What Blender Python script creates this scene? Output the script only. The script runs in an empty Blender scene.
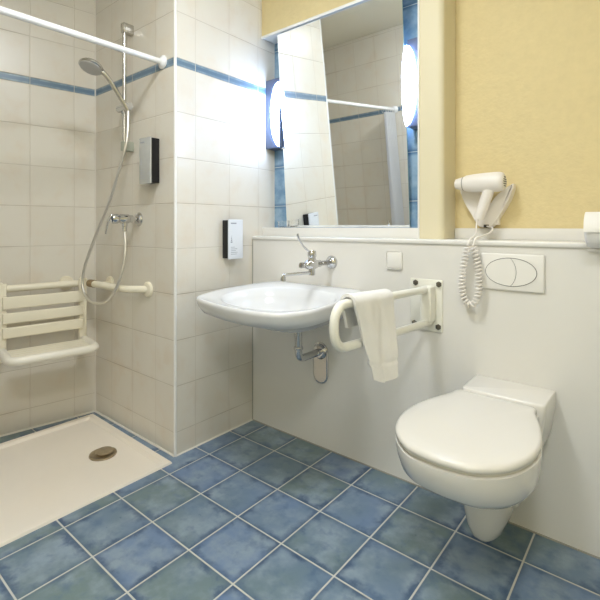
import bpy, bmesh, math, random
from mathutils import Vector, Matrix, noise
PI = math.pi
R = random.Random(7)
scn = bpy.context.scene
COL = scn.collection
V = Vector

# ------------------------------------------------------------------ materials
def lin(c):
    return tuple((x / 12.92 if x <= .04045 else ((x + .055) / 1.055) ** 2.4) for x in c)
def srgb(r, g, b):
    return lin((r / 255, g / 255, b / 255)) + (1,)
def newmat(name):
    m = bpy.data.materials.new(name); m.use_nodes = True
    nt = m.node_tree
    return m, nt, nt.nodes['Principled BSDF']
def simple(name, col, rough=.4, metal=0, coat=0, bump=None, var=0.0, vscale=6, trans=0, ior=1.45, sheen=0):
    m, nt, b = newmat(name)
    b.inputs['Base Color'].default_value = col
    b.inputs['Roughness'].default_value = rough
    b.inputs['Metallic'].default_value = metal
    b.inputs['Coat Weight'].default_value = coat
    b.inputs['Coat Roughness'].default_value = .06
    b.inputs['Transmission Weight'].default_value = trans
    b.inputs['IOR'].default_value = ior
    b.inputs['Sheen Weight'].default_value = sheen
    geo = nt.nodes.new('ShaderNodeNewGeometry')
    if var:
        n = nt.nodes.new('ShaderNodeTexNoise'); n.inputs['Scale'].default_value = vscale; n.inputs['Detail'].default_value = 4
        nt.links.new(geo.outputs['Position'], n.inputs['Vector'])
        mx = nt.nodes.new('ShaderNodeMix'); mx.data_type = 'RGBA'
        mx.inputs['A'].default_value = tuple(max(0, c * (1 - var)) for c in col[:3]) + (1,)
        mx.inputs['B'].default_value = tuple(min(1, c * (1 + var)) for c in col[:3]) + (1,)
        nt.links.new(n.outputs['Fac'], mx.inputs['Factor'])
        nt.links.new(mx.outputs['Result'], b.inputs['Base Color'])
    if bump:
        sc, st, dist = bump
        n = nt.nodes.new('ShaderNodeTexNoise'); n.inputs['Scale'].default_value = sc; n.inputs['Detail'].default_value = 5
        nt.links.new(geo.outputs['Position'], n.inputs['Vector'])
        bp = nt.nodes.new('ShaderNodeBump'); bp.inputs['Strength'].default_value = st; bp.inputs['Distance'].default_value = dist
        nt.links.new(n.outputs['Fac'], bp.inputs['Height'])
        nt.links.new(bp.outputs['Normal'], b.inputs['Normal'])
    return m
class NG:
    """tiny node-graph helper"""
    def __init__(s, nt): s.nt = nt
    def val(s, x, sock):
        if isinstance(x, (int, float)): sock.default_value = x
        else: s.nt.links.new(x, sock)
    def m(s, op, a, b=0.0, c=0.0, clamp=False):
        n = s.nt.nodes.new('ShaderNodeMath'); n.operation = op; n.use_clamp = clamp
        s.val(a, n.inputs[0]); s.val(b, n.inputs[1]); s.val(c, n.inputs[2])
        return n.outputs[0]
    def mix(s, f, a, b):
        n = s.nt.nodes.new('ShaderNodeMix'); n.data_type = 'RGBA'
        s.val(f, n.inputs['Factor'])
        for x, k in ((a, 'A'), (b, 'B')):
            if isinstance(x, tuple): n.inputs[k].default_value = x
            else: s.nt.links.new(x, n.inputs[k])
        return n.outputs['Result']
    def smooth(s, x, lo, hi):
        n = s.nt.nodes.new('ShaderNodeMapRange'); n.interpolation_type = 'SMOOTHSTEP'
        s.val(x, n.inputs['Value']); n.inputs['From Min'].default_value = lo; n.inputs['From Max'].default_value = hi
        return n.outputs['Result']
    def noise(s, vec, scale, detail=4, rough=.55, w=None):
        n = s.nt.nodes.new('ShaderNodeTexNoise'); n.inputs['Scale'].default_value = scale
        n.inputs['Detail'].default_value = detail; n.inputs['Roughness'].default_value = rough
        s.nt.links.new(vec, n.inputs['Vector']); return n.outputs['Fac']
    def white(s, a, b):
        c = s.nt.nodes.new('ShaderNodeCombineXYZ'); s.val(a, c.inputs[0]); s.val(b, c.inputs[1])
        n = s.nt.nodes.new('ShaderNodeTexWhiteNoise'); n.noise_dimensions = '2D'
        s.nt.links.new(c.outputs[0], n.inputs['Vector']); return n.outputs['Value']

Z0, SP, BAND0, BAND1, SP2 = .1014, .1977, 1.683, 1.7195, .1997

def wall_tile_mat():
    m, nt, b = newmat('cream_wall_tile'); g = NG(nt)
    uv = nt.nodes.new('ShaderNodeUVMap'); uv.uv_map = 'UVMap'
    sep = nt.nodes.new('ShaderNodeSeparateXYZ'); nt.links.new(uv.outputs[0], sep.inputs[0])
    geo = nt.nodes.new('ShaderNodeNewGeometry')
    u, z = sep.outputs[0], sep.outputs[1]            # u counts tiles, z is the height in metres
    lo = g.m('DIVIDE', g.m('SUBTRACT', z, Z0), SP)
    hi = g.m('ADD', g.m('DIVIDE', g.m('SUBTRACT', z, BAND1), SP2), 20)
    up = g.m('GREATER_THAN', z, BAND1)
    band = g.m('MULTIPLY', g.m('GREATER_THAN', z, BAND0), g.m('SUBTRACT', 1, up))
    v = g.m('ADD', g.m('MULTIPLY', lo, g.m('SUBTRACT', 1, up)), g.m('MULTIPLY', hi, up))
    dv = g.m('MULTIPLY', g.m('SUBTRACT', .5, g.m('ABSOLUTE', g.m('SUBTRACT', g.m('FRACT', v), .5))), SP)
    db = g.m('MINIMUM', g.m('ABSOLUTE', g.m('SUBTRACT', z, BAND0)), g.m('ABSOLUTE', g.m('SUBTRACT', z, BAND1)))
    dv = g.m('ADD', g.m('MULTIPLY', dv, g.m('SUBTRACT', 1, band)), g.m('MULTIPLY', db, band))
    du = g.m('MULTIPLY', g.m('SUBTRACT', .5, g.m('ABSOLUTE', g.m('SUBTRACT', g.m('FRACT', u), .5))), .198)
    d = g.m('MINIMUM', du, dv)
    groutu = g.m('SUBTRACT', 1, g.smooth(du, .0006, .0017))
    grout = g.m('SUBTRACT', 1, g.smooth(d, .0006, .0017))
    rnd = g.white(g.m('FLOOR', u), g.m('FLOOR', v))
    cl = g.noise(geo.outputs['Position'], 9, 5)
    tile = g.mix(g.m('MULTIPLY', rnd, .5), srgb(229, 223, 210), srgb(222, 215, 200))
    tile = g.mix(g.smooth(cl, .45, .75), tile, srgb(225, 215, 198))
    stain = g.noise(geo.outputs['Position'], 3.1, 3)
    edge = g.m('SUBTRACT', 1, g.smooth(d, .0, .02))
    tile = g.mix(g.m('MULTIPLY', edge, g.m('MULTIPLY', g.smooth(stain, .48, .7), .25)), tile, srgb(206, 186, 158))
    blue = g.mix(g.smooth(g.noise(geo.outputs['Position'], 30, 4), .35, .7), srgb(112, 136, 152), srgb(140, 160, 172))
    mid = g.m('ABSOLUTE', g.m('SUBTRACT', z, (BAND0 + BAND1) / 2))
    blue = g.mix(g.smooth(mid, .006, .010), srgb(98, 124, 146), blue)
    col = g.mix(band, tile, blue)
    gcol = g.mix(g.smooth(stain, .4, .65), srgb(206, 198, 182), srgb(178, 165, 144))
    gcol = g.mix(groutu, gcol, srgb(214, 206, 190))
    col = g.mix(grout, col, gcol)
    nt.links.new(col, b.inputs['Base Color'])
    nt.links.new(g.m('ADD', .3, g.m('MULTIPLY', grout, .5)), b.inputs['Roughness'])
    bp = nt.nodes.new('ShaderNodeBump'); bp.inputs['Distance'].default_value = .0015; bp.inputs['Strength'].default_value = .6
    wav = g.m('MULTIPLY', g.noise(geo.outputs['Position'], 5, 2), .25)
    nt.links.new(g.m('ADD', g.smooth(d, .0004, .003), wav), bp.inputs['Height'])
    nt.links.new(bp.outputs['Normal'], b.inputs['Normal'])
    return m

def floor_tile_mat():
    m, nt, b = newmat('blue_floor_tile'); g = NG(nt)
    geo = nt.nodes.new('ShaderNodeNewGeometry'); P = geo.outputs['Position']
    sep = nt.nodes.new('ShaderNodeSeparateXYZ'); nt.links.new(P, sep.inputs[0])
    u = g.m('DIVIDE', g.m('SUBTRACT', sep.outputs[0], .0964), .2)
    v = g.m('DIVIDE', g.m('ADD', sep.outputs[1], .1560), .2)
    du = g.m('SUBTRACT', .5, g.m('ABSOLUTE', g.m('SUBTRACT', g.m('FRACT', u), .5)))
    dv = g.m('SUBTRACT', .5, g.m('ABSOLUTE', g.m('SUBTRACT', g.m('FRACT', v), .5)))
    d = g.m('MULTIPLY', g.m('MINIMUM', du, dv), .2)
    rnd = g.white(g.m('FLOOR', u), g.m('FLOOR', v))
    rnd2 = g.white(g.m('ADD', g.m('FLOOR', v), 13.3), g.m('FLOOR', u))
    # shift the cloud pattern from tile to tile
    off = nt.nodes.new('ShaderNodeCombineXYZ'); g.val(g.m('MULTIPLY', rnd, 17), off.inputs[0]); g.val(g.m('MULTIPLY', rnd2, 11), off.inputs[1])
    add = nt.nodes.new('ShaderNodeVectorMath'); add.operation = 'ADD'
    nt.links.new(P, add.inputs[0]); nt.links.new(off.outputs[0], add.inputs[1]); Q = add.outputs[0]
    c1 = g.noise(Q, 7, 5, .6); c2 = g.noise(Q, 19, 5, .6); c3 = g.noise(Q, 4, 2, .5)
    greeny = g.smooth(g.m('ADD', g.m('MULTIPLY', c3, .75), g.m('MULTIPLY', rnd, .5)), .34, .84)
    base = g.mix(greeny, srgb(114, 138, 172), srgb(114, 134, 134))
    base = g.mix(g.smooth(c1, .40, .68), base, srgb(146, 163, 178))
    base = g.mix(g.m('MULTIPLY', g.smooth(c2, .48, .72), .55), base, srgb(78, 106, 140))
    edgew = g.m('ADD', g.m('MULTIPLY', c2, .06), -.016)
    e = g.m('SUBTRACT', 1, g.smooth(g.m('SUBTRACT', d, edgew), -.012, .016))
    e = g.m('MULTIPLY', e, g.m('ADD', .3, g.m('MULTIPLY', g.smooth(c1, .38, .62), .6)))
    base = g.mix(e, base, srgb(56, 82, 114))
    grout = g.m('SUBTRACT', 1, g.smooth(d, .0019, .0032))
    col = g.mix(grout, base, srgb(204, 204, 196))
    nt.links.new(col, b.inputs['Base Color'])
    nt.links.new(g.m('ADD', g.m('ADD', .24, g.m('MULTIPLY', c2, .12)), g.m('MULTIPLY', grout, .4)), b.inputs['Roughness'])
    bp = nt.nodes.new('ShaderNodeBump'); bp.inputs['Distance'].default_value = .002; bp.inputs['Strength'].default_value = .5
    nt.links.new(g.m('ADD', g.smooth(d, .0015, .006), g.m('MULTIPLY', c1, .5)), bp.inputs['Height'])
    nt.links.new(bp.outputs['Normal'], b.inputs['Normal'])
    return m

def niche_tile_mat():
    m, nt, b = newmat('blue_niche_tile'); g = NG(nt)
    geo = nt.nodes.new('ShaderNodeNewGeometry'); P = geo.outputs['Position']
    sep = nt.nodes.new('ShaderNodeSeparateXYZ'); nt.links.new(P, sep.inputs[0])
    v = g.m('DIVIDE', g.m('SUBTRACT', sep.outputs[2], 1.097), .2085)
    dv = g.m('MULTIPLY', g.m('SUBTRACT', .5, g.m('ABSOLUTE', g.m('SUBTRACT', g.m('FRACT', v), .5))), .2085)
    c = g.noise(P, 14, 5)
    base = g.mix(g.smooth(c, .35, .68), srgb(112, 148, 178), srgb(156, 184, 206))
    base = g.mix(g.m('SUBTRACT', 1, g.smooth(dv, .003, .02)), base, srgb(96, 128, 158))
    col = g.mix(g.m('SUBTRACT', 1, g.smooth(dv, .001, .0025)), base, srgb(190, 205, 212))
    nt.links.new(col, b.inputs['Base Color']); b.inputs['Roughness'].default_value = .25
    return m

def emit(name, col, st):
    m, nt, b = newmat(name)
    b.inputs['Base Color'].default_value = (.9, .9, .9, 1)
    b.inputs['Emission Color'].default_value = col; b.inputs['Emission Strength'].default_value = st
    b.inputs['Roughness'].default_value = .3
    return m

def terry_mat():
    m, nt, b = newmat('white_terry'); g = NG(nt)
    b.inputs['Base Color'].default_value = srgb(246, 244, 240); b.inputs['Roughness'].default_value = .95
    b.inputs['Sheen Weight'].default_value = .4
    geo = nt.nodes.new('ShaderNodeNewGeometry')
    n = g.noise(geo.outputs['Position'], 420, 3); n2 = g.noise(geo.outputs['Position'], 55, 3)
    bp = nt.nodes.new('ShaderNodeBump'); bp.inputs['Distance'].default_value = .003; bp.inputs['Strength'].default_value = .7
    nt.links.new(g.m('ADD', n, g.m('MULTIPLY', n2, .8)), bp.inputs['Height']); nt.links.new(bp.outputs['Normal'], b.inputs['Normal'])
    return m

M = {}
M['tile'] = wall_tile_mat()
M['floor'] = floor_tile_mat()
M['niche'] = niche_tile_mat()
M['yellow'] = simple('yellow_wallpaper', srgb(224, 206, 156), .75, bump=(75, .6, .003), var=.06, vscale=38)
M['pale_yellow'] = simple('pale_yellow_paint', srgb(226, 216, 184), .6, bump=(60, .1, .001), var=.02)
M['ceiling'] = simple('ceiling_paint', srgb(232, 226, 208), .8)
M['panel'] = simple('white_laminate', srgb(231, 228, 221), .32, var=.015, vscale=3)
M['ledge'] = simple('ledge_laminate', srgb(232, 229, 222), .25)
M['trim'] = simple('white_trim', srgb(240, 238, 232), .35)
M['silicone'] = simple('silicone', srgb(232, 226, 214), .45)
M['ceramic'] = simple('white_ceramic', srgb(230, 226, 218), .15, coat=.4)
M['basin'] = simple('white_basin_ceramic', srgb(230, 230, 229), .18, coat=.3)
M['lid'] = simple('white_seat_plastic', srgb(226, 222, 213), .25)
M['plastic'] = simple('white_plastic', srgb(240, 237, 230), .3)
M['cream'] = simple('cream_nylon', srgb(243, 235, 212), .3)
M['cream_dark'] = simple('worn_joint', srgb(150, 128, 92), .5)
M['seat_white'] = simple('seat_tube_white', srgb(244, 238, 222), .28)
M['white_coat'] = simple('white_coated_steel', srgb(238, 236, 224), .28)
M['rod'] = simple('white_rod', srgb(240, 240, 240), .25)
M['chrome'] = simple('chrome', srgb(205, 205, 205), .08, metal=1)
M['satin'] = simple('satin_chrome', srgb(205, 202, 195), .25, metal=1)
M['hose'] = simple('hose_metal', srgb(226, 223, 215), .36, metal=1)
M['steel_dark'] = simple('bolt_metal', srgb(120, 116, 108), .35, metal=1)
M['brass'] = simple('aged_drain_metal', srgb(190, 174, 146), .4, metal=.75, var=.25, vscale=60)
M['grey_plastic'] = simple('grey_translucent_plastic', srgb(176, 178, 160), .35)
M['spray'] = simple('spray_face', srgb(196, 194, 190), .4)
M['black'] = simple('black_plastic', srgb(22, 22, 26), .35)
M['front_white'] = simple('dispenser_front', srgb(226, 230, 236), .25)
M['front_silver'] = simple('dispenser_front_silver', srgb(206, 208, 206), .22, metal=.35, var=.08, vscale=40)
M['print'] = simple('grey_print', srgb(150, 155, 165), .5)
M['lamp_box'] = simple('lamp_blue_grey', srgb(84, 94, 118), .4)
M['globe'] = emit('lamp_glass', lin((.70, .81, 1.0)) + (1,), 32)
M['added_lamp'] = emit('added_lamp_glass', lin((.955, .975, 1.0)) + (1,), 47)  # glow of the ceiling lamps added above the frame as fill light
M['mirror'] = simple('mirror_glass', (.93, .95, .94, 1), .0, metal=1)
M['mirror_edge'] = simple('mirror_edge', srgb(150, 185, 175), .2)
M['glass'] = simple('clear_glass', (1, 1, 1, 1), .03, trans=1, ior=1.45)
M['towel'] = terry_mat()
M['tray'] = simple('shower_tray_enamel', srgb(248, 238, 222), .3, bump=(26, .25, .004), var=.02, vscale=10)
M['curtain'] = simple('white_curtain', srgb(250, 250, 250), .7)
M['dryer'] = simple('dryer_plastic', srgb(240, 234, 226), .3)
M['dryer_ring'] = simple('dryer_ring', srgb(165, 160, 150), .4)
M['dark'] = simple('dark_gap', srgb(58, 54, 50), .6)
M['paper'] = simple('toilet_paper', srgb(244, 242, 240), .9)
M['joint'] = simple('panel_joint', srgb(168, 164, 154), .6)
M['groove'] = simple('grey_groove', srgb(120, 116, 110), .5)

# ------------------------------------------------------------------ mesh helpers
def build(name, bm, mat, parent=None, smooth=35, recalc=True):
    if recalc: bmesh.ops.recalc_face_normals(bm, faces=bm.faces[:])
    me = bpy.data.meshes.new(name); bm.to_mesh(me); bm.free()
    me.materials.append(mat)
    if smooth:
        me.polygons.foreach_set('use_smooth', [True] * len(me.polygons))
        me.set_sharp_from_angle(angle=math.radians(smooth))
    o = bpy.data.objects.new(name, me); COL.objects.link(o)
    if parent is not None:
        o.parent = parent
        if parent.type == 'EMPTY': o.matrix_parent_inverse = Matrix.Translation(-V(parent.location))
        else: o.matrix_parent_inverse = Matrix.Translation(-V(parent.location)) if parent.parent is None else Matrix.Identity(4)
    else:
        vs = [v.co for v in me.vertices]
        c = V(((min(v.x for v in vs) + max(v.x for v in vs)) / 2, (min(v.y for v in vs) + max(v.y for v in vs)) / 2, min(v.z for v in vs)))
        me.transform(Matrix.Translation(-c)); o.location = c
    return o
def tag(o, label=None, cat=None, group=None, kind=None):
    if label: o['label'] = label
    if cat: o['category'] = cat
    if group: o['group'] = group
    if kind: o['kind'] = kind
    return o
def thing(name, loc, label, cat, group=None):
    o = bpy.data.objects.new(name, None); COL.objects.link(o); o.location = loc
    o.empty_display_size = .05
    return tag(o, label, cat, group)
def struct(name, bm, mat, smooth=0):
    return tag(build(name, bm, mat, smooth=smooth), kind='structure')

def box(bm, lo, hi, bev=0, seg=2):
    lo, hi = V(lo), V(hi)
    r = bmesh.ops.create_cube(bm, size=1, matrix=Matrix.Translation((lo + hi) / 2) @ Matrix.Diagonal(((hi - lo).x, (hi - lo).y, (hi - lo).z, 1)))
    if bev:
        es = list({e for v in r['verts'] for e in v.link_edges})
        bmesh.ops.bevel(bm, geom=es, offset=bev, segments=seg, affect='EDGES', profile=.5)
def BOX(lo, hi, bev=0, seg=2):
    bm = bmesh.new(); box(bm, lo, hi, bev, seg); return bm
def catmull(pts, n=8, closed=False):
    P = [V(p) for p in pts]; out = []
    N = len(P); rng = N if closed else N - 1
    for i in range(rng):
        if closed: p0, p1, p2, p3 = P[(i - 1) % N], P[i], P[(i + 1) % N], P[(i + 2) % N]
        else: p0, p1, p2, p3 = P[max(i - 1, 0)], P[i], P[i + 1], P[min(i + 2, N - 1)]
        for k in range(n):
            t = k / n
            out.append(.5 * ((2 * p1) + (-p0 + p2) * t + (2 * p0 - 5 * p1 + 4 * p2 - p3) * t * t + (-p0 + 3 * p1 - 3 * p2 + p3) * t ** 3))
    if not closed: out.append(P[-1])
    return out
def rings(bm, rs, closed_ring=True, cap0=True, cap1=True):
    L = [[bm.verts.new(p) for p in r] for r in rs]
    n = len(L[0])
    for a, b in zip(L, L[1:]):
        for i in range(n if closed_ring else n - 1):
            j = (i + 1) % n
            bm.faces.new((a[i], a[j], b[j], b[i]))
    if cap0: bm.faces.new(L[0][::-1])
    if cap1: bm.faces.new(L[-1])
    return L
def tube(bm, pts, r, seg=12, closed=False, caps=True):
    P = [V(p) for p in pts]; N = len(P)
    rad = r if callable(r) else (lambda t: r)
    t0 = (P[1] - P[0]).normalized()
    up = V((0, 0, 1)) if abs(t0.z) < .9 else V((1, 0, 0))
    nrm = (up - t0 * up.dot(t0)).normalized(); rs = []
    for i in range(N):
        if closed: t = (P[(i + 1) % N] - P[i - 1]).normalized()
        else: t = (P[min(i + 1, N - 1)] - P[max(i - 1, 0)]).normalized()
        nrm = (nrm - t * nrm.dot(t)).normalized(); bi = t.cross(nrm); rr = rad(i / (N - 1))
        rs.append([P[i] + nrm * (rr * math.cos(2 * PI * k / seg)) + bi * (rr * math.sin(2 * PI * k / seg)) for k in range(seg)])
    if closed: rs.append(rs[0]); rings(bm, rs, True, False, False); bmesh.ops.remove_doubles(bm, verts=bm.verts[:], dist=1e-6)
    else: rings(bm, rs, True, caps, caps)
def TUBE(*a, **k):
    bm = bmesh.new(); tube(bm, *a, **k); return bm
def lathe(bm, prof, org, axis, seg=28):
    """prof: (radius, distance along axis)"""
    org, ax = V(org), V(axis).normalized()
    up = V((0, 0, 1)) if abs(ax.z) < .9 else V((1, 0, 0))
    a = (up - ax * up.dot(ax)).normalized(); b = ax.cross(a)
    rs = [[org + ax * h + a * (max(r, 1e-4) * math.cos(2 * PI * k / seg)) + b * (max(r, 1e-4) * math.sin(2 * PI * k / seg)) for k in range(seg)] for r, h in prof]
    rings(bm, rs)
def LATHE(*a, **k):
    bm = bmesh.new(); lathe(bm, *a, **k); return bm
def prism(bm, outline, direction, bev=0, seg=2):
    """outline: 3-D points of one face, extruded along direction"""
    d = V(direction)
    a = [bm.verts.new(V(p)) for p in outline]; b = [bm.verts.new(V(p) + d) for p in outline]
    n = len(a); fs = [bm.faces.new(a), bm.faces.new(b[::-1])]
    for i in range(n): fs.append(bm.faces.new((a[i], b[i], b[(i + 1) % n], a[(i + 1) % n])))
    if bev:
        es = list({e for f in fs[:2] for e in f.edges})
        bmesh.ops.bevel(bm, geom=es, offset=bev, segments=seg, affect='EDGES', profile=.5)
def PRISM(*a, **k):
    bm = bmesh.new(); prism(bm, *a, **k); return bm
def scale_ring(pts, s, c, dz=0, shift=(0, 0)):
    sx, sy = s if isinstance(s, tuple) else (s, s)
    return [V((c[0] + (p.x - c[0]) * sx + shift[0], c[1] + (p.y - c[1]) * sy + shift[1], p.z + dz)) for p in pts]
def fillet_path(pts, rad, n=8):
    P = [V(p) for p in pts]; out = [P[0]]
    for i in range(1, len(P) - 1):
        a = (P[i - 1] - P[i]); b = (P[i + 1] - P[i])
        r = min(rad, a.length * .49, b.length * .49)
        A = P[i] + a.normalized() * r; B = P[i] + b.normalized() * r
        for k in range(n + 1):
            t = k / n; out.append(A * (1 - t) ** 2 + P[i] * 2 * t * (1 - t) + B * t * t)
    out.append(P[-1]); return out

def tile_uv(bm, fx, fy):
    """u counts tiles along the wall, v is the height in metres"""
    uvl = bm.loops.layers.uv.new('UVMap')
    bmesh.ops.recalc_face_normals(bm, faces=bm.faces[:])
    for f in bm.faces:
        for l in f.loops:
            c = l.vert.co
            l[uvl].uv = ((fx(c) if abs(f.normal.x) > .7 else fy(c)), c.z)

# ------------------------------------------------------------------ the setting
CEIL = 2.34
YS = -.4635           # shower side wall
YF = -1.52            # wall opposite the mirror
K = V((-.72, YS, 0)); T = V((-.158, -.987, 0)).normalized(); NB = V((.987, -.158, 0)).normalized()   # shower back wall
UX = lambda c: (c.y + .1584) / .198
UY = lambda c: (c.x + .148) / .198

# floor with a cut-out for the shower tray
TR = [(.038, -.504), (.040, -1.49), (-.70, -1.49), (-.688, -.492)]
bm = bmesh.new()
O = [(2.4, .3), (2.4, -2.6), (-1.1, -2.6), (-1.1, .3)]
a = [bm.verts.new((x, y, 0)) for x, y in O]; b_ = [bm.verts.new((x, y, 0)) for x, y in TR]
c_ = [bm.verts.new((x, y, -.06)) for x, y in TR]
for i in range(4):
    j = (i + 1) % 4
    bm.faces.new((a[i], a[j], b_[j], b_[i])); bm.faces.new((b_[i], b_[j], c_[j], c_[i]))
bm.faces.new(c_)
struct('floor', bm, M['floor'])
struct('ceiling', BOX((-1.1, -2.6, CEIL), (2.5, .3, CEIL + .1)), M['ceiling'])

bm = BOX((-.1, YS, 0), (0, .25, CEIL)); tile_uv(bm, UX, UY); struct('wall_left', bm, M['tile'])
bm = BOX((-.95, YS, 0), (-.1, YS + .1, CEIL)); tile_uv(bm, UX, UY); struct('wall_shower_side', bm, M['tile'])
bm = bmesh.new()
p0 = K - T * .02; p1 = K + T * 1.12
prism(bm, [p0, p1, p1 - NB * .1, p0 - NB * .1], (0, 0, CEIL))
tile_uv(bm, lambda c: ((c - K).dot(T) - .104) / .198, lambda c: 0.0); struct('wall_shower_back', bm, M['tile'])
bm = BOX((-1.1, YF - .1, 0), (.35, YF, CEIL)); tile_uv(bm, UX, lambda c: (c.x + .02) / .198); struct('wall_front', bm, M['tile'])
struct('wall_entry', BOX((.25, -2.5, 0), (.35, YF - .1, CEIL)), M['pale_yellow'])
struct('wall_rear', BOX((.25, -2.6, 0), (2.5, -2.5, CEIL)), M['pale_yellow'])
struct('wall_right', BOX((2.4, -2.5, 0), (2.5, .3, CEIL)), M['pale_yellow'])

LZ = .940                                            # top of the white ledge
struct('wall_panel', BOX((.003, 0, 0), (2.4, .25, LZ - .018)), M['panel'])
bm = BOX((.001, -.007, LZ - .018), (2.4, .25, LZ), .006, 3)
struct('trim_ledge', bm, M['ledge'], 40)
struct('wall_back', BOX((.90, .2, LZ), (2.4, .3, CEIL)), M['yellow'])
bm = bmesh.new()
pr = [(.868, .0686), (.945, .0686)] + [(.945 + .022 * math.sin(t * PI / 16), .0906 - .022 * math.cos(t * PI / 16)) for t in range(1, 9)] + [(.967, .2), (.868, .2)]
prism(bm, [(x, y, LZ) for x, y in pr], (0, 0, CEIL - LZ))
struct('wall_pier', bm, M['pale_yellow'], 50)
struct('wall_soffit', BOX((0, .0686, 1.977), (.868, .25, CEIL)), M['yellow'])
struct('wall_niche', BOX((0, .166, LZ), (.868, .25, 1.977)), M['niche'])
struct('trim_niche_sill', BOX((0.0005, .0700, LZ), (.868, .166, .983), .002), M['ledge'], 40)
struct('trim_upstand', BOX((.968, .188, LZ), (2.4, .2, .982), .002), M['ledge'], 40)
bm = BOX((.0, .062, 1.968), (.872, .0686, 1.981), .001); box(bm, (0, .0686, 1.9735), (.868, .166, 1.977))
struct('trim_soffit', bm, M['trim'], 40)
struct('trim_niche_side', BOX((.866, .0635, LZ), (.8725, .0695, 1.968), .001), M['trim'], 40)
# tile edge bead and silicone joints
bm = bmesh.new(); lathe(bm, [(.0065, 0), (.0065, CEIL)], (-.003, YS + .003, 0), (0, 0, 1), 12)
struct('trim_tile_edge', bm, M['trim'], 60)
bm = bmesh.new()
tube(bm, [(K + NB * .0 + V((0, 0, .0)))  , K + V((0, 0, CEIL))], .0045, 8)
struct('trim_shower_corner', bm, M['silicone'], 60)
struct('baseboard_left', TUBE([(0, YS, .0), (0, 0, .0)], .005, 8), M['silicone'], 60)
struct('baseboard_shower_side', TUBE([(-.72, YS, 0), (0, YS, 0)], .006, 8), M['silicone'], 60)
struct('baseboard_shower_back', TUBE([K, K + T * 1.06], .007, 8), M['silicone'], 60)
struct('baseboard_panel', BOX((.001, -.004, 0), (2.4, 0.003, .004)), M['joint'])
struct('trim_panel_edge', BOX((.0, -.003, 0.004), (.004, .004, LZ - .018)), M['joint'])

# ------------------------------------------------------------------ shower tray
t = thing('shower_tray', (-.33, -1.0, 0), 'low cream shower tray with a round metal drain set in the blue floor', 'shower tray')
bm = bmesh.new()
def rect(pts, z, n=24):
    out = []
    for i in range(4):
        a, b = V((pts[i][0], pts[i][1], z)), V((pts[(i + 1) % 4][0], pts[(i + 1) % 4][1], z))
        out += [a.lerp(b, k / n) for k in range(n)]
    return out
DC = V((-.277, -.641, 0))
def inset(d): return [(TR[0][0] - d, TR[0][1] - d), (TR[1][0] - d, TR[1][1] + d), (TR[2][0] + d, TR[2][1] + d), (TR[3][0] + d, TR[3][1] - d)]
def dr(r, z):
    base = rect(inset(.062), z); return [V((DC.x, DC.y, z)) + (p - V((DC.x, DC.y, z))).normalized() * r for p in base]
rs = [rect(TR, -.05), rect(TR, .005), rect(inset(.003), .009), rect(inset(.026), .009), rect(inset(.036), -.003), rect(inset(.062), -.005)]
last = rs[-1]
for f in (.3, .6, .85):
    rs.append([p.lerp(q, f) for p, q in zip(last, dr(.056, -.010))])
rs.append(dr(.056, -.011)); rs.append(dr(.053, -.020)); rs.append(dr(.02, -.020))
rings(bm, rs)
build('tray_body', bm, M['tray'], t, 40)
build('drain_ring', LATHE([(.030, -.021), (.053, -.021), (.057, -.016), (.056, -.012), (.046, -.0125), (.040, -.017), (.030, -.018)], DC + V((0, 0, .007)), (0, 0, 1)), M['brass'], t)['label'] = 'worn brass coloured drain ring'
build('drain_cap', LATHE([(.012, -.021), (.012, -.008), (.036, -.008), (.037, -.004), (.034, -.002), (.001, -.001)], DC + V((0, .006, .008)), (0, 0, 1)), M['brass'], t)['label'] = 'round grey metal drain cap'

# ------------------------------------------------------------------ grab rail in the shower
RZ = .70
B = lambda s, n, z: K + T * s + NB * n + V((0, 0, z))
t = thing('grab_rail', B(.2, .05, RZ), 'cream corner grab rail running round the shower corner on three round flanges', 'grab rail')
jx = -.60
path = fillet_path([B(.95, 0.0, RZ), B(.90, .065, RZ), V((-.665, YS - .07, RZ)), (-.29, YS - .07, RZ), (-.205, YS, RZ)], .035, 10)
build('rail_tube', TUBE(path, .0168, 16), M['cream'], t, 60)
fl = [((-.205, YS, RZ), (0, -1, 0)), (B(.95, 0, RZ), NB)]
for o_, ax in fl:
    build('wall_flange', LATHE([(.036, 0), (.036, .006), (.031, .011), (.018, .013), (.001, .013)], o_, ax), M['cream'], t)
for o_, ax in ((V((-.555, YS, RZ)), V((0, -1, 0))), (B(.143, 0, RZ), NB)):
    bm = LATHE([(.036, 0), (.036, .006), (.031, .011), (.018, .013), (.001, .013)], o_, ax)
    tube(bm, [o_, o_ + ax * .066], .011, 12)
    build('wall_flange', bm, M['cream'], t)
q = V((-.632, YS - .07, RZ))
build('joint_ring', TUBE([q, q + V((.050, 0, 0))], .0195, 16), M['cream_dark'], t, 60)['label'] = 'brown worn joint ring'

# ------------------------------------------------------------------ fold-down shower seat hanging on the rail
t = thing('folding_shower_chair', B(.255, .1, .36), 'cream slatted fold-down shower seat hung on the grab rail', 'shower seat')
for s in (.088, .428):
    bm = bmesh.new()
    hook = [B(s, .052, RZ - .030), B(s, .045, RZ), B(s, .052, RZ + .022), B(s, .068, RZ + .026), B(s, .085, RZ + .018)]
    tube(bm, catmull(hook, 5), .006, 8)
    pz0 = .37
    a0 = B(s - .018, .082, pz0)
    prism(bm, [B(s - .018, .078, pz0), B(s + .018, .078, pz0), B(s + .018, .078, RZ + .027), B(s - .018, .078, RZ + .027)], NB * .024, .007, 3)
    build('side_post', bm, M['cream'], t, 50)
for z0, z1 in ((.612, .668), (.545, .594), (.479, .528)):
    bm = PRISM([B(.088, .098, z0), B(.428, .098, z0), B(.428, .098, z1), B(.088, .098, z1)], NB * .016, .006, 3)
    build('back_slat', bm, M['cream'], t, 50)
SZ = .428
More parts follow.
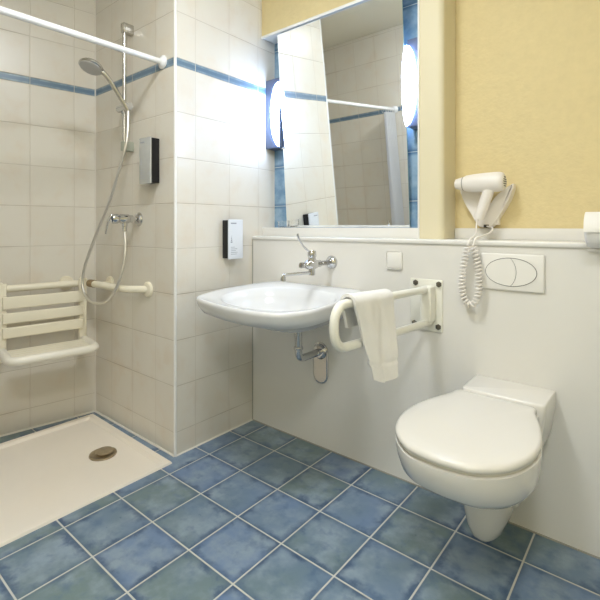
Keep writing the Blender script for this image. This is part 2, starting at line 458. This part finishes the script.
for k in range(5):
    n0 = .125 + k * .034
    bm = PRISM([B(.095, n0, SZ - .014), B(.42, n0, SZ - .014), B(.42, n0 + .031, SZ - .014), B(.095, n0 + .031, SZ - .014)], V((0, 0, .016)), .005, 2)
    build('seat_slat', bm, M['cream'], t, 50)
path = fillet_path([B(.085, .11, SZ - .006), B(.085, .318, SZ - .006), B(.430, .318, SZ - .006), B(.430, .11, SZ - .006)], .05, 10)
build('seat_frame', TUBE(path, .0185, 16), M['seat_white'], t, 60)['label'] = 'thick white front tube of the seat'
for s in (.088, .428):
    bm = PRISM([B(s - .012, .085, .385), B(s - .012, .17, SZ - .02), B(s - .012, .085, SZ - .005)], T * .024, .003, 2)
    build('bracket', bm, M['cream'], t, 50)

# ------------------------------------------------------------------ riser rail, hand shower, hose, mixer
BX, BY = -.345, -.505
t = thing('shower_riser_rail', (BX, YS, 1.36), 'chrome vertical riser rail on the shower side wall', 'shower rail')
build('bar', TUBE([(BX, BY, 1.352), (BX, BY, 1.948)], .0085, 16), M['satin'], t, 60)
for z in (1.368, 1.925):
    build('wall_bracket', BOX((BX - .015, BY - .012, z - .023), (BX + .015, YS, z + .023), .004, 2), M['grey_plastic'] if z < 1.5 else M['satin'], t, 40)
bm = bmesh.new()
tube(bm, [(BX - .045, BY - .002, 1.548), (BX + .055, BY - .002, 1.548)], .0165, 16)
tube(bm, [(BX, BY, 1.522), (BX, BY, 1.574)], .0145, 16)
build('slider', bm, M['chrome'], t, 50)

t = thing('hand_shower', (-.30, -.52, 1.54), 'chrome hand shower head resting in the slider of the riser rail', 'hand shower')
hp = catmull([(-.300, -.513, 1.528), (-.300, -.530, 1.553), (-.302, -.575, 1.617), (-.306, -.617, 1.668), (-.318, -.645, 1.690)], 8)
build('handle', TUBE(hp, lambda s: .0125 - .002 * math.sin(s * PI), 16), M['satin'], t, 60)
hn = V((.10, -.30, -.78)).normalized()
hc = V((-.328, -.668, 1.694))
build('head', LATHE([(.001, -.020), (.022, -.019), (.045, -.010), (.052, -.001), (.052, .004), (.047, .008), (.001, .008)], hc, hn, 32), M['satin'], t)
build('spray_face', LATHE([(.046, .0075), (.046, .0105), (.040, .0125), (.001, .0125)], hc, hn, 32), M['spray'], t)['label'] = 'pale grey spray plate'
hose = [(-.298, -.512, 1.530), (-.289, -.518, 1.47), (-.279, -.530, 1.375), (-.301, -.545, 1.28), (-.374, -.56, 1.112), (-.47, -.58, .948), (-.551, -.595, .796), (-.566, -.6, .703), (-.519, -.6, .645), (-.428, -.595, .628), (-.343, -.585, .652), (-.281, -.57, .729), (-.266, -.55, .828), (-.272, -.54, .904), (-.286, -.536, .968)]
t = thing('shower_hose', (-.43, -.595, .628), 'grey metal shower hose looping down from the hand shower to the mixer', 'hose')
build('hose_tube', TUBE(catmull(hose, 10), .0068, 10), M['hose'], t, 60)
build('hose_nut', TUBE([(-.286, -.536, .968), (-.286, -.536, .992)], .0105, 12), M['chrome'], t, 40)
build('hose_nut', TUBE([(-.298, -.512, 1.525), (-.300, -.515, 1.543)], .0115, 12), M['chrome'], t, 40)

t = thing('shower_mixer', (-.286, YS, 1.024), 'chrome shower mixer tap on the cream wall above the grab rail', 'tap')
mz = 1.0235
build('wall_flange', LATHE([(.032, 0), (.032, .004), (.025, .013), (.014, .019), (.001, .019)], (-.286, YS, mz), (0, -1, 0)), M['chrome'], t)
build('body', LATHE([(.012, .015), (.012, .034), (.017, .036), (.017, .052), (.021, .056), (.021, .092), (.018, .096), (.018, .104), (.022, .108), (.022, .128), (.018, .134), (.001, .135)], (-.286, YS, mz), (0, -1, 0)), M['chrome'], t, 40)
build('outlet', LATHE([(.012, 0), (.012, .022), (.0095, .024), (.0095, .034), (.001, .034)], (-.286, -.536, mz - .012), (0, 0, -1)), M['chrome'], t, 40)
build('lever', TUBE(catmull([(-.286, -.594, mz + .018), (-.289, -.604, mz + .005), (-.296, -.611, mz - .025), (-.305, -.616, mz - .068)], 6), lambda s: .006 - .002 * s, 10), M['chrome'], t, 60)

# ------------------------------------------------------------------ curtain rod and curtain
r0 = V((-.089, YS, 1.715)); r1 = V((-.070, YF, 1.70))
t = thing('shower_curtain_rod', r0, 'white shower curtain rod spanning the shower at the height of the blue tile band', 'curtain rod')
build('rod', TUBE([r0, r1], .0125, 18), M['rod'], t, 60)
for p, ax in ((r0, (0, -1, 0)), (r1, (0, 1, 0))):
    build('wall_flange', LATHE([(.030, 0), (.030, .005), (.024, .010), (.015, .018), (.001, .018)], p, ax), M['rod'], t)
bm = bmesh.new(); N = 90
for side in (0,):
    gr = []
    for iz in range(14):
        f = iz / 13; z = 1.672 - f * 1.60
        row = []
        for k in range(N + 1):
            s = k / N
            y = -1.335 - .155 * s
            x = -.066 + (.020 + .014 * f) * math.sin(s * 2 * PI * 6 + .4 * math.sin(3 * f)) + .05 * f * .3
            row.append(bm.verts.new((x, y, z)))
        gr.append(row)
    for a, b in zip(gr, gr[1:]):
        for k in range(N): bm.faces.new((a[k], a[k + 1], b[k + 1], b[k]))
bmesh.ops.solidify(bm, geom=bm.faces[:], thickness=.0015)
t = thing('shower_curtain', (-.07, -1.41, .07), 'white shower curtain bunched at the end of its rod, seen in the mirror', 'curtain')
build('curtain_cloth', bm, M['curtain'], t, 80)
for k in range(6):
    y = -1.345 - k * .028; p = r0.lerp(r1, (y - YS) / (YF - YS))
    ringp = [p + V((.0225 * math.cos(a_ * PI / 8), 0, -.012 + .028 * math.sin(a_ * PI / 8))) for a_ in range(16)]
    build('curtain_ring', TUBE(ringp, .0018, 6, closed=True), M['rod'], t, 60)

# ------------------------------------------------------------------ soap dispensers
def dispenser(kind):
    if kind == 'shower':
        x0, x1, z0, z1, y0 = -.203, -.114, 1.182, 1.384, YS
        P = lambda u, d, z: V((x0 + (x1 - x0) * u, y0 - d, z)); ax = V((0, -1, 0))
        t = thing('soap_dispenser', (-.16, YS, z0), 'silver fronted black soap dispenser on the shower wall beside the riser rail', 'soap dispenser', 'wall soap dispensers')
        fm = M['front_silver']
    else:
        y1, y2, z0, z1 = -.202, -.112, .838, 1.022
        P = lambda u, d, z: V((d, y1 + (y2 - y1) * u, z)); ax = V((1, 0, 0))
        t = thing('soap_dispenser', (0, -.16, z0), 'white fronted black soap dispenser on the tiled wall left of the washbasin', 'soap dispenser', 'wall soap dispensers')
        fm = M['front_white']
    D = .040
    bm = PRISM([P(0.02, 0, z0), P(.98, 0, z0), P(.98, 0, z1 - .004), P(0.02, 0, z1 - .004)], ax * D, .003, 2)
    build('housing', bm, M['black'], t, 40)['label'] = 'black plastic housing'
    bm = PRISM([P(0, D, z0 - .004), P(1, D, z0 - .004), P(1, D, z1), P(0, D, z1)], ax * .009, .003, 2)
    f = build('front_cover', bm, fm, t, 40); f['label'] = 'pale glossy front cover'
    h = z1 - z0
    def bar(u0, u1, a, b):
        bm = bmesh.new(); prism(bm, [P(u0, D + .009, z0 + h * a), P(u1, D + .009, z0 + h * a), P(u1, D + .009, z0 + h * b), P(u0, D + .009, z0 + h * b)], ax * .0004)
        build('printed_line', bm, M['print'], f, 0)
    # the small grey heading and the lines of small print, too fine to read in the photograph
    bar(.14, .52, .885, .915)
    for k in range(5): bar(.14, .14 + (.40, .46, .34, .44, .28)[k], .10 + .045 * k, .112 + .045 * k)
    for k in range(4): bar(.12 + .02 * k, .24 - .015 * k, .40 + .05 * k, .435 + .05 * k)
dispenser('shower'); dispenser('basin')

# ------------------------------------------------------------------ tilted mirror and lamps in the niche
my = lambda z: .150 - (z - .985) / (1.966 - .985) * .075
mx0, mx1 = .103, .792
t = thing('mirror', (.45, .15, .985), 'large frameless mirror tilted forward above the washbasin', 'mirror')
m_n = V((0, -(1.966 - .985), -.075)).normalized()
O4 = [V((mx0, my(z), z)) for z in (.985, 1.966)] + [V((mx1, my(z), z)) for z in (1.966, .985)]
bm = PRISM([p - m_n * .0052 for p in O4], m_n * .005)
build('glass_edge', bm, M['mirror_edge'], t, 0)
bm = bmesh.new(); bm.faces.new([bm.verts.new(p) for p in O4]); bmesh.ops.recalc_face_normals(bm, faces=bm.faces[:])
if bm.faces[:][0].normal.y > 0: bmesh.ops.reverse_faces(bm, faces=bm.faces[:])
build('mirror_face', bm, M['mirror'], t, 0, recalc=False)
for z in (1.392, 1.70):
    build('side_clip', BOX((mx0 - .004, my(z) - .008, z - .004), (mx0 + .006, my(z) + .008, z + .004), .001), M['satin'], t)

def lamp(side):
    if side == 'left':
        x0, x1, cx, lab = .002, .098, .0975, 'wall lamp with glowing white oval globe left of the mirror'
    else:
        x0, x1, cx, lab = .8060, .864, .8035, 'wall lamp with glowing white oval globe right of the mirror'
    t = thing('wall_lamp', ((x0 + x1) / 2, .166, 1.395), lab, 'lamp', 'wall lamps beside the mirror')
    build('base_plate', BOX((x0, .094, 1.396), (x1, .166, 1.756), .003, 2), M['lamp_box'], t, 40)['label'] = 'blue grey lamp housing'
    bm = bmesh.new(); sgn = -1 if side == 'left' else 1
    rs = []; rx, ry, rz = .046, .042, .166
    for i in range(25):
        th = PI * i / 24; zz = 1.567 + rz * math.cos(th); r = max(math.sin(th), .004)
        rs.append([V((cx + sgn * rx * r * math.sin(PI * k / 20), .094 - ry * r * math.cos(PI * k / 20), zz)) for k in range(21)])
    rings(bm, rs, True)
    build('lamp_globe', bm, M['globe'], t, 60)['label'] = 'glowing white glass globe'
lamp('left'); lamp('right')

t = thing('glass_dish', (.115, .112, .983), 'small clear glass dish on the niche sill at the left foot of the mirror', 'glass dish')
bm = LATHE([(.022, 0), (.026, .002), (.030, .034), (.0285, .034), (.0245, .005), (.001, .004)], (.115, .108, .9835), (0, 0, 1), 28)
build('bowl', bm, M['glass'], t, 40)

# ------------------------------------------------------------------ washbasin
t = thing('washbasin', (.42, 0, .6), 'white ceramic washbasin with a broad rounded front hung on the white panel', 'washbasin')
zr = lambda y: .725 + .0455 * y
OUT = [(.195, -.006), (.150, -.06), (.118, -.20), (.113, -.321), (.138, -.438), (.180, -.487), (.278, -.514), (.40, -.535), (.515, -.539), (.632, -.517), (.690, -.450), (.708, -.382), (.706, -.29), (.692, -.157), (.678, -.06), (.64, -.006), (.52, -.004), (.30, -.004)]
ol = catmull([(x, y, 0) for x, y in OUT], 6, True)
ol = [V((p.x, min(p.y, -.001), zr(p.y))) for p in ol]
cen = (.41, -.26)
def sr(s, dz, c=cen, shift=(0, 0)): return scale_ring(ol, s, c, dz, shift)
def flat(r, z, f=1): return [V((p.x, p.y, p.z * (1 - f) + z * f)) for p in r]
bz = .725
outer = [flat(sr((.34, .30), 0, cen, (0.02, .05)), .585), flat(sr((.52, .48), 0, cen, (0, .055)), .588), flat(sr((.72, .68), 0, cen, (0, .05)), .601, .9), flat(sr((.86, .85), 0, cen, (0, .028)), .625, .75), sr((.945, .94), -.058, cen, (0, .010)), sr((.982, .982), -.034, cen, (0, .003)), sr(.998, -.013), sr(1.0, -.006), sr(.992, 0), sr(.975, .002)]
ic = (.415, -.285)
def ir(sx, sy, z, f, dx=0, dy=0):
    r = scale_ring(ol, (sx, sy), cen, 0, (dx, dy)); return [V((p.x, p.y, p.z * (1 - f) + z * f)) for p in r]
inner = [ir(.95, .93, 0, 0, .004, -.008), ir(.81, .74, .70, .10, .030, -.032), ir(.77, .69, .695, .3, .031, -.034), ir(.72, .635, .672, .8, .030, -.034), ir(.62, .54, .640, 1, .020, -.034), ir(.42, .36, .622, 1, .012, -.02), ir(.16, .13, .616, 1, .004, 0)]
# round the inner basin towards an oval
def oval(r, k):
    c = sum((p for p in r), V()) / len(r); rx = max(abs(p.x - c.x) for p in r); ry = max(abs(p.y - c.y) for p in r); out = []
    for p in r:
        an = math.atan2((p.y - c.y) / ry, (p.x - c.x) / rx); q = V((c.x + rx * math.cos(an), c.y + ry * math.sin(an), p.z)); out.append(p.lerp(q, k))
    return out
inner = [inner[0]] + [oval(r, k) for r, k in zip(inner[1:], (.8, .85, .9, 1, 1, 1))]
bm = bmesh.new(); rings(bm, outer + inner)
build('basin', bm, M['basin'], t, 55)
build('overflow_ring', LATHE([(.022, 0), (.022, .003), (.016, .004), (.001, .002)], (.416, -.245, .6165), (0, 0, 1)), M['chrome'], t)['label'] = 'chrome drain ring'

# drain trap under the basin
t = thing('drain_trap', (.438, 0, .43), 'chrome bent waste pipe under the washbasin with an oblong wall cover', 'drain pipe')
dz = .430
path = fillet_path([(.436, -.158, .5865), (.436, -.158, dz), (.436, -.002, dz)], .038, 10)
build('pipe', TUBE(path, .0155, 18), M['chrome'], t, 60)
build('pipe_nut', LATHE([(.0175, 0), (.0195, .003), (.0195, .010), (.0175, .013)], (.436, -.158, .472), (0, 0, 1)), M['chrome'], t, 40)
build('wall_rosette', LATHE([(.034, .006), (.034, .010), (.028, .018), (.018, .020), (.001, .020)], (.436, 0, dz), (0, -1, 0)), M['chrome'], t)
def stadium(cx, za, zb, r, y, n=12):
    return [(cx + r * math.cos(PI * k / n), y, zb + r * math.sin(PI * k / n)) for k in range(n + 1)] + [(cx - r * math.cos(PI * k / n), y, za - r * math.sin(PI * k / n)) for k in range(n + 1)]
pl = build('cover_plate', PRISM(stadium(.436, .327, .430, .041, 0), (0, -.006, 0), .002, 2), M['chrome'], t, 40); pl['label'] = 'oblong chrome cover plate'
build('cover_inlay', PRISM(stadium(.436, .327, .430, .034, -.006), (0, -.001, 0)), M['satin'], pl, 40)

# basin tap
t = thing('basin_tap', (.496, 0, .833), 'chrome wall-mounted basin tap with a long thin lever above the washbasin', 'tap')
fz = .832
build('wall_flange', LATHE([(.029, 0), (.029, .004), (.024, .013), (.013, .020), (.001, .020)], (.496, 0, fz), (0, -1, 0)), M['chrome'], t)
build('body', LATHE([(.011, .015), (.011, .085), (.015, .09), (.015, .115), (.019, .12), (.019, .175), (.014, .184), (.011, .186), (.011, .20), (.0125, .203), (.0125, .214), (.001, .216)], (.496, 0, fz), (0, -1, 0)), M['chrome'], t, 40)
build('cartridge', LATHE([(.017, -.018), (.0165, .02), (.0155, .030), (.018, .034), (.018, .052), (.014, .058), (.001, .060)], (.496, -.143, fz), (0, 0, 1)), M['chrome'], t, 40)
build('lever', TUBE(catmull([(.496, -.150, fz + .05), (.496, -.175, fz + .062), (.496, -.205, fz + .082), (.494, -.226, fz + .110), (.493, -.232, fz + .128)], 6), lambda s: .0036 + .0012 * abs(s - .5), 10), M['chrome'], t, 60)
bm = TUBE(fillet_path([(.496, -.143, fz - .01), (.496, -.143, fz - .034), (.496, -.312, fz - .029), (.496, -.322, fz - .029), (.496, -.322, fz - .046)], .010, 6), .0062, 12)
lathe(bm, [(.010, 0), (.010, .016), (.001, .016)], (.496, -.322, fz - .036), (0, 0, -1), 16); lathe(bm, [(.0135, 0), (.0135, .026), (.001, .026)], (.496, -.143, fz - .018), (0, 0, -1), 16)
build('spout', bm, M['chrome'], t, 50)

# ------------------------------------------------------------------ blank switch cover on the panel
t = thing('blank_cover', (.80, 0, .82), 'blank white square switch cover on the panel between basin tap and toilet', 'switch cover')
build('plate', BOX((.766, -.009, .820), (.834, 0, .890), .0085, 4), M['plastic'], t, 40)
build('insert', BOX((.774, -.0098, .828), (.826, -.008, .882), .0015, 2), M['plastic'], t, 40)

# ------------------------------------------------------------------ fold-up support rail
t = thing('support_rail', (.95, 0, .6), 'white fold-up support rail with looped end fixed beside the toilet', 'support rail')
build('wall_plate', BOX((.868, -.007, .598), (.994, 0, .792), .004, 3), M['white_coat'], t, 40)
SX = .950
bm = BOX((.930, -.058, .640), (.970, -.006, .770), .006, 3)
build('hinge_bracket', bm, M['white_coat'], t, 40)
path = fillet_path([(SX, -.02, .758), (SX, -.33, .768), (SX, -.632, .782), (SX, -.632, .665), (SX, -.33, .648), (SX, -.02, .636)], .070, 14)
build('rail_loop', TUBE(path, .0128, 16), M['white_coat'], t, 60)
for x, z in ((.8905, .776), (.981, .776), (.8855, .622), (.979, .619)):
    build('bolt', LATHE([(.011, .006), (.011, .009), (.0075, .010), (.0075, .016), (.001, .017)], (x, 0, z), (0, -1, 0), 6), M['steel_dark'], t, 30)['label'] = 'dark steel bolt'

# towel over the upper rail
ytop = lambda y: .758 + (.768 - .758) * min(1, -y / .33) + .014 * max(0, (-y - .33) / .31)
def towel_mesh():
    bm = bmesh.new(); NS, NY = 70, 34; th = .012
    def P(s, v):
        # s runs from the room-side hem over the rail to the other hem, v along the rail
        ya, yb = -.352, -.566
        y = ya + (yb - ya) * v
        c = V((SX, y, ytop(y))); r = .0265
        L1, L2 = .226 + .018 * math.sin(2.6 * v + .6), .075
        arc = PI * r; tot = L1 + arc + L2; d = s * tot
        if d < L1:
            k = (L1 - d) / L1; x, z = r, -(L1 - d)
        elif d < L1 + arc:
            an = (d - L1) / r; x, z = r * math.cos(an), r * math.sin(an); k = 0
        else:
            k = (d - L1 - arc) / L1; x, z = -r, -(d - L1 - arc)
        dn = k
        y2 = y + (v * .085 * dn)                                    # the near edge slopes in towards the hem
        wob = .007 * math.sin(9 * v + 1.0) * min(1, dn * 2.2) + .004 * noise.noise(V((s * 5, v * 7, 1.3)))
        hem = .004 * math.exp(-((dn - .78) / .02) ** 2)
        sgn = 1 if d < L1 + arc / 2 else -1
        return c + V((x + sgn * (wob - hem) + sgn * .010 * dn, y2 - y, z))
    g = [[bm.verts.new(P(i / NS, j / NY)) for j in range(NY + 1)] for i in range(NS + 1)]
    for i in range(NS):
        for j in range(NY): bm.faces.new((g[i][j], g[i][j + 1], g[i + 1][j + 1], g[i + 1][j]))
    bmesh.ops.recalc_face_normals(bm, faces=bm.faces[:])
    bmesh.ops.solidify(bm, geom=bm.faces[:], thickness=.009)
    return bm
tag(build('hand_towel', towel_mesh(), M['towel'], smooth=80), 'small white terry hand towel draped over the support rail', 'towel')

# ------------------------------------------------------------------ toilet
TX = 1.218
t = thing('toilet', (TX, 0, .08), 'white wall-hung toilet with closed lid below the flush plate', 'toilet')
def egg(pts, z, dx=0, dy=0, s=1, cy=-.385, n=5):
    half = [(x * s, cy + (y - cy) * s + dy) for x, y in pts]
    full = [(TX + dx + x, y, z) for x, y in half] + [(TX + dx - x, y, z) for x, y in reversed(half)]
    return catmull(full, n, True)
LID = [(.045, -.158), (.110, -.160), (.121, -.203), (.149, -.285), (.169, -.378), (.166, -.462), (.139, -.540), (.084, -.596), (.026, -.611)]
def lidring(z, s=1): return egg(LID, z, 0, 0, s)
bm = bmesh.new()
rings(bm, [lidring(.4505, .985), lidring(.453, 1.0), lidring(.460, 1.0), lidring(.4655, .985), lidring(.4685, .95), lidring(.4710, .80), lidring(.4725, .5), lidring(.473, .15)])
build('lid', bm, M['lid'], t, 60)
bm = bmesh.new()
rings(bm, [lidring(.441, .95), lidring(.442, .962), lidring(.447, .962), lidring(.4485, .955), lidring(.4485, .6), lidring(.441, .6)], cap0=False, cap1=False)
L = bm.verts; build('seat', bm, M['lid'], t, 60)
bm = bmesh.new()
RIM = [(.055, -.10), (.112, -.11), (.122, -.203), (.149, -.285), (.168, -.378), (.165, -.462), (.138, -.539), (.083, -.594), (.025, -.608)]
def rimring(z, sx, sy, cy=-.30):
    r = egg(RIM, z); return [V((TX + (p.x - TX) * sx, cy + (p.y - cy) * sy, z)) for p in r]
prof = [(.262, .20, .12), (.266, .38, .27), (.279, .53, .43), (.300, .68, .585), (.325, .805, .73), (.350, .90, .85), (.370, .965, .93), (.400, .99, .975), (.425, 1, 1), (.439, 1, 1), (.4405, .99, .993), (.441, .95, .95)]
rings(bm, [rimring(z, sx, sy, -.27 + .0 * z) for z, sx, sy in prof])
# flat-topped block at the wall
def blk(z, xa, xb, y, r=.014):
    cx = 1.2345; p = [V((cx - xa, -.001, z))]
    for k in range(6):
        a = PI / 2 * k / 5; p.append(V((cx - xb + r - r * math.cos(a), y + r - r * math.sin(a), z)))
    for k in range(6):
        a = PI / 2 * k / 5; p.append(V((cx + xb - r + r * math.sin(a), y + r - r * math.cos(a), z)))
    p.append(V((cx + xa, -.001, z))); return p
secs = [(.10, .030, .026, -.07), (.16, .042, .038, -.10), (.213, .056, .052, -.12), (.28, .085, .080, -.14), (.35, .110, .106, -.152), (.43, .1215, .118, -.157), (.467, .122, .119, -.158), (.4715, .1205, .1175, -.156), (.4725, .1185, .1155, -.154)]
rings(bm, [blk(*q) for q in secs])
# tapered foot holding the trap
def foot(z, hw, yf, yb, k=28):
    out = []
    for i in range(k):
        an = 2 * PI * i / k; c, s = math.cos(an), math.sin(an)
        cy = (yf + yb) / 2; ry = (yb - yf) / 2
        e = .75
        out.append(V((TX - .016 + hw * math.copysign(abs(c) ** e, c), cy + ry * math.copysign(abs(s) ** e, s), z)))
    return out
rings(bm, [foot(.060, .022, -.225, -.04), foot(.064, .034, -.24, -.012), foot(.078, .046, -.255, -.004), foot(.11, .055, -.270, -.002), foot(.16, .062, -.284, -.002), foot(.22, .068, -.30, -.002), foot(.30, .074, -.32, -.002)])
build('bowl', bm, M['ceramic'], t, 50)

# flush plate
t = thing('flush_plate', (1.228, 0, .774), 'white flush plate with an oval two-part button above the toilet', 'flush plate')
p4 = [(1.131, .8955), (1.3235, .9015), (1.327, .7775), (1.134, .7725)]
build('plate', BOX((1.130, -.009, .775), (1.326, 0, .899), .006, 3), M['plastic'], t, 40)
ex, ez, rx, rz = 1.2255, .8375, .0775, .0455
el = [(ex + (rx + .0022) * math.cos(2 * PI * k / 48), ez + (rz + .0022) * math.sin(2 * PI * k / 48)) for k in range(48)]
build('button_surround', PRISM([(x, -.009, z) for x, z in el], (0, -.0008, 0)), M['groove'], t, 0)['label'] = 'grey oval line round the buttons'
def div(z):                                    # curved split between the small and the large button
    f = (z - ez) / rz; return ex + .018 * (1 - f * f) ** .8
right, left = [], []
for k in range(-16, 17):
    an = k / 16 * PI / 2 * .985; z = ez + rz * math.sin(an); xe = rx * math.cos(an)
    right.append((ex + xe, z)); left.append((ex - xe, z))
mid = [(div(p[1]), p[1]) for p in right]
bm = PRISM([(x, -.0096, z) for x, z in right] + [(x + .0009, -.0096, z) for x, z in reversed(mid)], (0, -.0022, 0))
build('flush_button', bm, M['plastic'], t, 40)
bm = PRISM([(x, -.0096, z) for x, z in left] + [(x - .0009, -.0096, z) for x, z in reversed(mid)], (0, -.0022, 0))
build('flush_button', bm, M['plastic'], t, 40)

# ------------------------------------------------------------------ hair dryer and its holder
t = thing('hair_dryer_holder', (1.10, .2, .99), 'white V-shaped hair dryer holder on the yellow wall', 'hair dryer holder')
ya = .155
outl = catmull([(1.0000, ya, 1.134), (1.030, ya, 1.1335), (1.0665, ya, 1.1315), (1.077, ya, 1.118), (1.088, ya, 1.085), (1.099, ya, 1.066), (1.112, ya, 1.070), (1.135, ya, 1.102), (1.165, ya, 1.127), (1.192, ya, 1.146), (1.1935, ya, 1.130), (1.178, ya, 1.085), (1.150, ya, 1.035), (1.128, ya, 1.000), (1.116, ya, .987), (1.078, ya, .987), (1.066, ya, 1.000), (1.046, ya, 1.035), (1.018, ya, 1.085)], 3, True)
build('cradle', PRISM(outl, (0, .0455, 0), .006, 3), M['dryer'], t, 50)
build('back_plate', BOX((1.060, .170, .995), (1.14, .2, 1.06), .004), M['dryer'], t, 50)
bm = BOX((1.092, .150, .985), (1.110, .158, .996), .001)
build('cable_socket', bm, M['dark'], t, 40)

t = thing('hair_dryer', (1.09, .11, 1.0), 'white hair dryer with coiled cord resting on its wall holder', 'hair dryer')
ax = V((1, 0, 0)); hz = 1.1515; hy = .112
build('barrel', LATHE([(.0255, 0), (.0305, .01), (.034, .04), (.036, .08), (.0365, .115), (.036, .128), (.032, .140), (.026, .1445), (.001, .1445)], (1.0315, hy, hz), ax, 32), M['dryer'], t, 50)
build('nozzle_ring', LATHE([(.0262, 0), (.0262, .0035)], (1.0290, hy, hz), ax, 32), M['dryer_ring'], t, 50)['label'] = 'grey ring behind the nozzle'
build('nozzle', LATHE([(.0130, 0.004), (.0150, 0), (.0185, .001), (.0245, .024), (.025, .0295)], (1.0005, hy, hz), ax, 32), M['dryer'], t, 50)
bm = LATHE([(.0245, 0), (.0245, .0015), (.001, .0015)], (1.1758, hy, hz), ax, 32)
gr = build('rear_grille', bm, M['plastic'], t, 40)
bm = bmesh.new()
for k in range(5):
    zz = hz - .016 + k * .008; w = math.sqrt(max(.0001, .021 ** 2 - (zz - hz) ** 2))
    box(bm, (1.1772, hy - w, zz - .0016), (1.1778, hy + w, zz + .0016))
build('grille_slot', bm, M['dark'], gr, 0)
hpts = [V((1.126, hy - .004, 1.135)), V((1.116, hy - .004, 1.10)), V((1.100, hy - .004, 1.055)), V((1.086, hy - .003, 1.018))]
bm = TUBE(catmull(hpts, 8), lambda s: .0205 - .003 * s, 18)
build('handle', bm, M['dryer'], t, 60)
# coiled cord: straight leads from handle and holder, a hanging coiled loop
lead1 = catmull([(1.086, hy, 1.016), (1.084, .095, 1.000), (1.094, .055, .965), (1.098, .015, .953), (1.098, -.018, .945), (1.0945, -.030, .926)], 8)
loop = catmull([(1.0945, -.030, .926), (1.082, -.032, .86), (1.0745, -.032, .79), (1.082, -.032, .738), (1.105, -.032, .719), (1.126, -.032, .745), (1.1315, -.032, .806), (1.1255, -.032, .87), (1.113, -.032, .926)], 40)
lead2 = catmull([(1.113, -.030, .926), (1.116, -.016, .948), (1.124, .03, .955), (1.134, .09, .968), (1.128, .135, .984), (1.104, .152, .990)], 8)
bm = bmesh.new(); tube(bm, lead1, .0032, 8); tube(bm, lead2, .0032, 8)
cum = [0.0]
for a, b in zip(loop, loop[1:]): cum.append(cum[-1] + (b - a).length)
tot = cum[-1]; turns = int(tot / .0125); pts = []; n = turns * 14; i = 0
for k in range(n + 1):
    d = tot * k / n
    while i < len(cum) - 2 and cum[i + 1] < d: i += 1
    f = (d - cum[i]) / max(1e-9, cum[i + 1] - cum[i]); p = loop[i].lerp(loop[i + 1], f); tg = (loop[i + 1] - loop[i]).normalized()
    nn = V((0, -1, 0)); bb = tg.cross(nn)
    an = 2 * PI * turns * k / n; rr = .0088 * min(1, k / 8, (n - k) / 8)
    pts.append(p + nn * rr * math.cos(an) + bb * rr * math.sin(an))
tube(bm, pts, .0033, 6)
build('coiled_cord', bm, M['dryer'], t, 60)['label'] = 'white coiled cord'

# ------------------------------------------------------------------ toilet roll on its holder (right edge of the picture)
t = thing('toilet_roll_holder', (1.49, 0, .93), 'white covered toilet roll holder on the ledge edge at the right of the panel', 'toilet roll holder')
rc = V((1.444, -.060, .977)); rx_ = V((1, 0, 0))
def arcpt(r, an, x): return V((x, rc.y - r * math.cos(an), rc.z + r * math.sin(an)))
bm = bmesh.new()
A0, A1 = math.radians(-4), math.radians(150)
ang = [A0 + (A1 - A0) * k / 22 for k in range(23)]
sec = [arcpt(.0545, a_, 1.442) for a_ in ang] + [arcpt(.0515, a_, 1.442) for a_ in reversed(ang)]
prism(bm, sec, (.118, 0, 0), .001, 1)
build('cover', bm, M['plastic'], t, 50)
bm = bmesh.new()
prism(bm, [V((1.440, -.060 - .016, .968)), V((1.440, -.060 - .016, .99)), V((1.440, .0, .99)), V((1.440, .0, .968))], (.004, 0, 0))
tube(bm, [(1.442, -.060, .977), (1.545, -.060, .977)], .006, 10)
box(bm, (1.440, -.007, .945 - .03), (1.55, -.0005, .9215))
build('arm', bm, M['plastic'], t, 40)
build('arm_cap', LATHE([(.006, 0), (.006, .003), (.001, .003)], (1.440, -.060, .979), (-1, 0, 0), 12), M['dark'], t, 40)['label'] = 'small dark hole in the end'
bm = bmesh.new()
lathe(bm, [(.020, 0), (.038, 0), (.045, .003), (.0485, .009), (.0490, .015), (.049, .090), (.046, .097), (.038, .100), (.020, .100)], (1.4425, -.060, .977), rx_, 36)
tag(build('toilet_roll', bm, M['paper'], smooth=40), 'white toilet paper roll under the cover of the holder at the right', 'toilet roll')

# ------------------------------------------------------------------ ceiling lamps added out of view above the frame to light the room
def added_ceiling_lamp(x, y, r, lab):
    t = thing('added_ceiling_lamp', (x, y, CEIL), lab, 'added ceiling lamp', 'added ceiling lamps')
    build('lamp_base', LATHE([(r, 0), (r, -.02), (r * .9, -.022), (.001, -.022)], (x, y, CEIL), (0, 0, 1), 40), M['trim'], t, 40)
    build('diffuser', LATHE([(r * .94, -.022), (r * .94, -.035), (r * .8, -.055), (r * .4, -.068), (.001, -.072)], (x, y, CEIL), (0, 0, 1), 40), M['added_lamp'], t, 40)
added_ceiling_lamp(.80, -1.02, .19, 'added unseen round ceiling lamp over the middle of the washroom')
added_ceiling_lamp(1.75, -1.95, .19, 'added unseen round ceiling lamp near the rear wall of the washroom')

# ------------------------------------------------------------------ world, camera, view
w = bpy.data.worlds.new('World'); scn.world = w; w.use_nodes = True
w.node_tree.nodes['Background'].inputs[0].default_value = (.9, .92, 1, 1)
w.node_tree.nodes['Background'].inputs[1].default_value = .3

cam = bpy.data.cameras.new('Camera'); co = bpy.data.objects.new('Camera', cam); COL.objects.link(co)
co.location = (1.608, -1.5714, .9904); co.rotation_euler = (PI / 2, 0, .6888)
cam.sensor_width = 36; cam.lens = 437.0 / 600 * 36
cam.shift_y = -(300 - 226.1) / 600
cam.clip_start = .02
scn.camera = co
scn.view_settings.view_transform = 'Standard'; scn.view_settings.look = 'None'
scn.view_settings.gamma = 1; scn.view_settings.use_curve_mapping = False
scn.view_settings.exposure = 0.26
